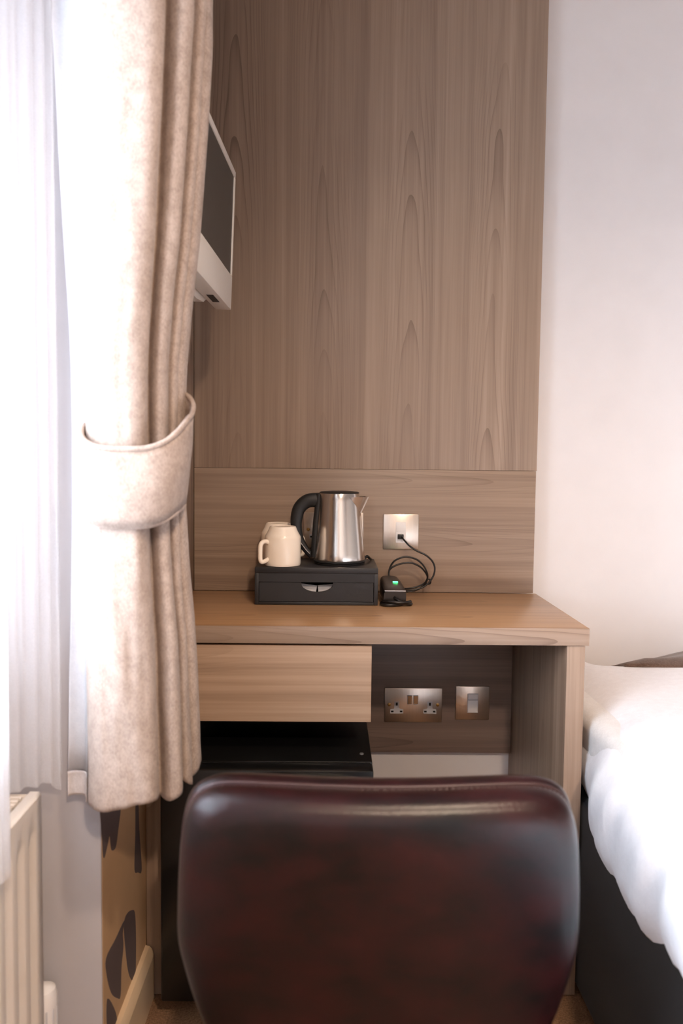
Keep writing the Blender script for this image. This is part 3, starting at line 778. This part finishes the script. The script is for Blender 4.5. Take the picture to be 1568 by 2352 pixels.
box('top_lip', rx - .075, rx - .064, ry0, ry1, rz1 - .0035, rz1 + .0008, M['radiator'], rd, .001)
gs = box('grille_slat', -.494, rx - .021, 0, .0065, rz1 - .004, rz1 - .0005, M['radiator'], rd)
gs.location.y += ry0 + .01
for i in range(1, 78):
    c = gs.copy(); COL.objects.link(c); c.parent = rd; c.location = (0, ry0 + .01 + i * .0128, 0)
box('end_panel', rx - .072, rx - .002, ry1 - .0015, ry1, rz0 + .01, rz1 - .004, M['radiator'], rd, .0005)
box('end_panel', rx - .072, rx - .002, ry0, ry0 + .0015, rz0 + .01, rz1 - .004, M['radiator'], rd, .0005)
box('rear_panel', rx - .075, rx - .066, ry0, ry1, rz0, rz1 - .004, M['radiator'], rd, .001)
box('wall_bracket', -.5195, rx - .072, .30, .34, .2, .5, M['radiator'], rd)
box('wall_bracket', -.5195, rx - .072, 1.0, 1.04, .2, .5, M['radiator'], rd)
v = lathe('thermostat_valve', [(.012, .0), (.0135, .012), (.0195, .020), (.0200, .060), (.0205, .064), (.0200, .068), (.0200, .076), (.0175, .086), (.010, .091), (.002, .092)], (-.4395, 1.196, .1605), M['white_plastic'], rd, 40)
for i in range(12):
    a = 2 * math.pi * i / 12
    box('grip_slot', -.4395 + .0196 * math.cos(a) - .0013, -.4395 + .0196 * math.cos(a) + .0013, 1.196 + .0196 * math.sin(a) - .0013, 1.196 + .0196 * math.sin(a) + .0013, .185, .219, M['grey_plastic'], v)
tube('pipe', [(-.4395, 1.196, .162), (-.4395, 1.196, .10), (-.4395, 1.196, .002)], .0075, M['white_plastic'], rd, 12)
tube('valve_tail', [(-.4395, 1.196, .152), (-.455, 1.180, .152), (-.465, 1.166, .152)], .009, M['chrome'], rd, 12)

# ------------------------------------------------------------------ bed
bed = thing('bed', 'bed with a plain black fabric base beside the desk', 'bed', (1.2, .95, 0))
bx0, bx1, by0, by1 = .506, 1.98, .02, 1.95
box('base', bx0, bx1, by0, by1, .012, .40, M['bedbase'], bed, .008)
box('mattress', bx0 + .012, bx1 - .01, by0, by1, .402, .565, M['mattress'], bed, .03, seg=4)
for x in (.6, 1.88):
    for y in (.12, 1.84): lathe('foot', [(.02, .0005), (.02, .0125)], (x, y, 0), M['black_matt'], bed, 16)
dv = bmesh.new(); rows = []
NY, NP = 110, 60
HEM = ((0, .33), (.6, .35), (.9, .332), (1.07, .356), (1.2, .335), (1.28, .316), (1.4, .338), (1.5, .362), (1.62, .385), (2.1, .39))
def hem_z(y):
    for (a, za), (b_, zb_) in zip(HEM, HEM[1:]):
        if y <= b_: return za + (zb_ - za) * sstep(a, b_, y)
    return .39
def near_(y): return 1 - sstep(1.42, 1.535, y)
def duv(y, t):
    # t 0..1 from the hem up the side and over the top
    near = near_(y)
    xl = .5135 - .030 * near - .012 * (1 - sstep(.9, 1.4, y))
    hem = hem_z(y) + .004 * math.sin(y * 31)
    far = sstep(1.80, 1.955, y)
    ztop = .592 - .035 * far ** 2
    prof = [(xl + .030, hem), (xl + .014, hem + .03), (xl + .002, hem + .065), (xl, .462), (xl + .012, .505), (xl + .045, .552), (xl + .10, .582), (xl + .18, ztop), (xl + .40, ztop + .004), (xl + .8, ztop), (xl + 1.30, ztop)]
    q = t * (len(prof) - 1); i = min(int(q), len(prof) - 2); f = q - i
    P = [Vector((a, 0, b_)) for a, b_ in (prof[max(i - 1, 0)], prof[i], prof[i + 1], prof[min(i + 2, len(prof) - 1)])]
    p = .5 * ((2 * P[1]) + (P[2] - P[0]) * f + (2 * P[0] - 5 * P[1] + 4 * P[2] - P[3]) * f * f + (3 * P[1] - P[0] - 3 * P[2] + P[3]) * f ** 3)
    side = 1 - sstep(.25, .62, t)
    wr = mnoise.noise(Vector((0, y * 17 + .8 * p.z * 6, p.z * 1.6))) * .015 + mnoise.noise(Vector((3, y * 38 + p.z * 9, p.z * 3))) * .005
    topw = mnoise.noise(Vector((p.x * 6, y * 6, 1.7))) * .006
    lim = .12 + .88 * near_(y)
    p.x += wr * side * lim; p.z += topw * (1 - side)
    p.y = y
    return p
for iy in range(NY + 1):
    y = .02 + (1.955 - .02) * iy / NY
    rows.append([duv(y, t / NP) for t in range(NP + 1)])
# close the far end down over the mattress
lastrow = rows[-1]
rows.append([Vector((p.x + (.012 if i < 30 else 0), 1.968, p.z - .03)) for i, p in enumerate(lastrow)])
add_grid(dv, rows); d = finish('duvet', dv, M['duvet'], None, (1.2, .95, .40), smooth=180, solid=.006)
tag(d, 'puffy white duvet hanging over the side of the bed', 'duvet')
# brown runner at the wall end
bm = bmesh.new(); rows = []
for i in range(40):
    u = i / 39; x = .70 + 1.10 * u
    row = []
    yfr = 1.845 - .28 * (x - .72) if x < 1.2 else 1.7106
    for j in range(16):
        vv = j / 15; y = yfr + (1.952 - yfr) * vv
        h = .012 * math.sin(math.pi * min(1, vv * 3) * .5) + .020 * vv * sstep(.70, .95, x) * (1 - .6 * vv) * 1.6
        zb = .597 - .035 * sstep(1.80, 1.955, y) ** 2 * (1 - .7 * sstep(.75, .95, x))
        row.append((x, y, zb + h * sstep(0, .05, u) + .004 * mnoise.noise(Vector((x * 9, y * 9, 0)))))
    rows.append(row)
add_grid(bm, rows); rn = finish('bed_runner', bm, M['runner'], None, (1.2, 1.85, .59), smooth=180, solid=.008)
tag(rn, 'dark brown woven runner across the wall end of the bed', 'runner')

# ------------------------------------------------------------------ chair
CX = .0640
ch = thing('chair', 'oxblood leather chair with rounded backrest pulled up to the desk', 'chair', (CX, 1.12, 0))
half = [(0, .6735), (.06, .6742), (.12, .6758), (.170, .6762), (.200, .6735), (.2205, .6630), (.2330, .6430), (.2400, .6100), (.2430, .5700), (.2445, .5250), (.2440, .4850), (.2380, .4550), (.2260, .4150), (.2110, .3750), (.1970, .3350), (.1840, .3050), (.150, .2880), (.09, .2820), (0, .2800)]
hs = spline([(a, 0, b_) for a, b_ in half], 4)
outl = [(p.x, p.z) for p in hs] + [(-p.x, p.z) for p in hs[-2:0:-1]]
cz = .48
def cring(scale_in, y, curve=.011):
    r = []
    for x, z in outl:
        # inset measured along the direction to a rounded core
        kx = max(0, (abs(x) - 0) ) ; 
        xx = x * 1.012 * (1 - scale_in / .239); zz = cz + (z - cz) * (1 - scale_in / .20)
        r.append((CX + xx, y + curve * (xx / .24) ** 2 + (.03 * max(0, (.62 - zz)) if False else 0), zz))
    return r
bm = bmesh.new()
rear = [(.0015, .9490), (.0000, .9420), (.0008, .9320), (.0045, .9215), (.0110, .9135), (.0200, .9080), (.0340, .9052), (.06, .9038), (.10, .9030), (.15, .9026), (.19, .9025)]
V = add_grid(bm, [cring(s, y) for s, y in rear], True); bm.faces.new(V[-1])
back = finish('backrest', bm, M['leather'], ch, smooth=180)
bm = bmesh.new()
front = [(.0015, .9510), (-.0025, .9570), (-.0040, .9650), (-.0015, .9745), (.005, .9800), (.014, .9830), (.03, .9860), (.07, .9890), (.13, .9905), (.19, .9910)]
V = add_grid(bm, [cring(s, y) for s, y in front], True); bm.faces.new(V[-1]); finish('backrest_cushion', bm, M['leather'], ch, smooth=180)
pts = [Vector(p) for p in cring(.0008, .9500)]
bm = bmesh.new(); add_tube(bm, pts, .0030, 8, True); o = finish('piping', bm, M['leather_dark'], ch, smooth=180); o['label'] = 'dark piped seam around the backrest'
# stitches beside the piped seam
so = cring(.0002, .9405); st = None
pts = [Vector(p) for p in so]; acc_ = 0; k_ = 0
bm = bmesh.new()
for a, b_ in zip(pts, pts[1:] + pts[:1]):
    L_ = (b_ - a).length; n_ = max(1, int(L_ / .0055))
    for q in range(n_):
        s0 = a.lerp(b_, (q + .15) / n_); s1 = a.lerp(b_, (q + .75) / n_)
        add_tube(bm, [s0, s1], .0007, 5)
st = finish('stitching', bm, M['leather_dark'], ch); st['kind'] = 'stuff'
# seat and legs
bm = bmesh.new(); rows = []
for s, z in ((.02, .395), (.004, .405), (0, .425), (.004, .447), (.02, .458), (.06, .464), (.15, .468)):
    ring = []
    for q in range(48):
        a = 2 * math.pi * q / 48; c, s_ = math.cos(a), math.sin(a)
        ring.append((CX + (.225 - s) * math.copysign(abs(c) ** .5, c), 1.195 + (.215 - s) * math.copysign(abs(s_) ** .5, s_), z))
    rows.append(ring)
V = add_grid(bm, rows, True); bm.faces.new(V[0][::-1]); bm.faces.new(V[-1]); finish('seat', bm, M['leather'], ch, smooth=180)
box('back_bracket', CX - .11, CX + .11, .955, 1.03, .375, .40, M['black_matt'], ch, .004)
for sx in (-1, 1):
    for yy, ye in ((1.05, 1.01), (1.34, 1.38)):
        tube('leg', [(CX + sx * .15, yy, .396), (CX + sx * .175, (yy + ye) / 2, .2), (CX + sx * .20, ye, .0085)], [.013] * 17, M['black_matt'], ch, 12)
        
bpy.context.view_layer.update()
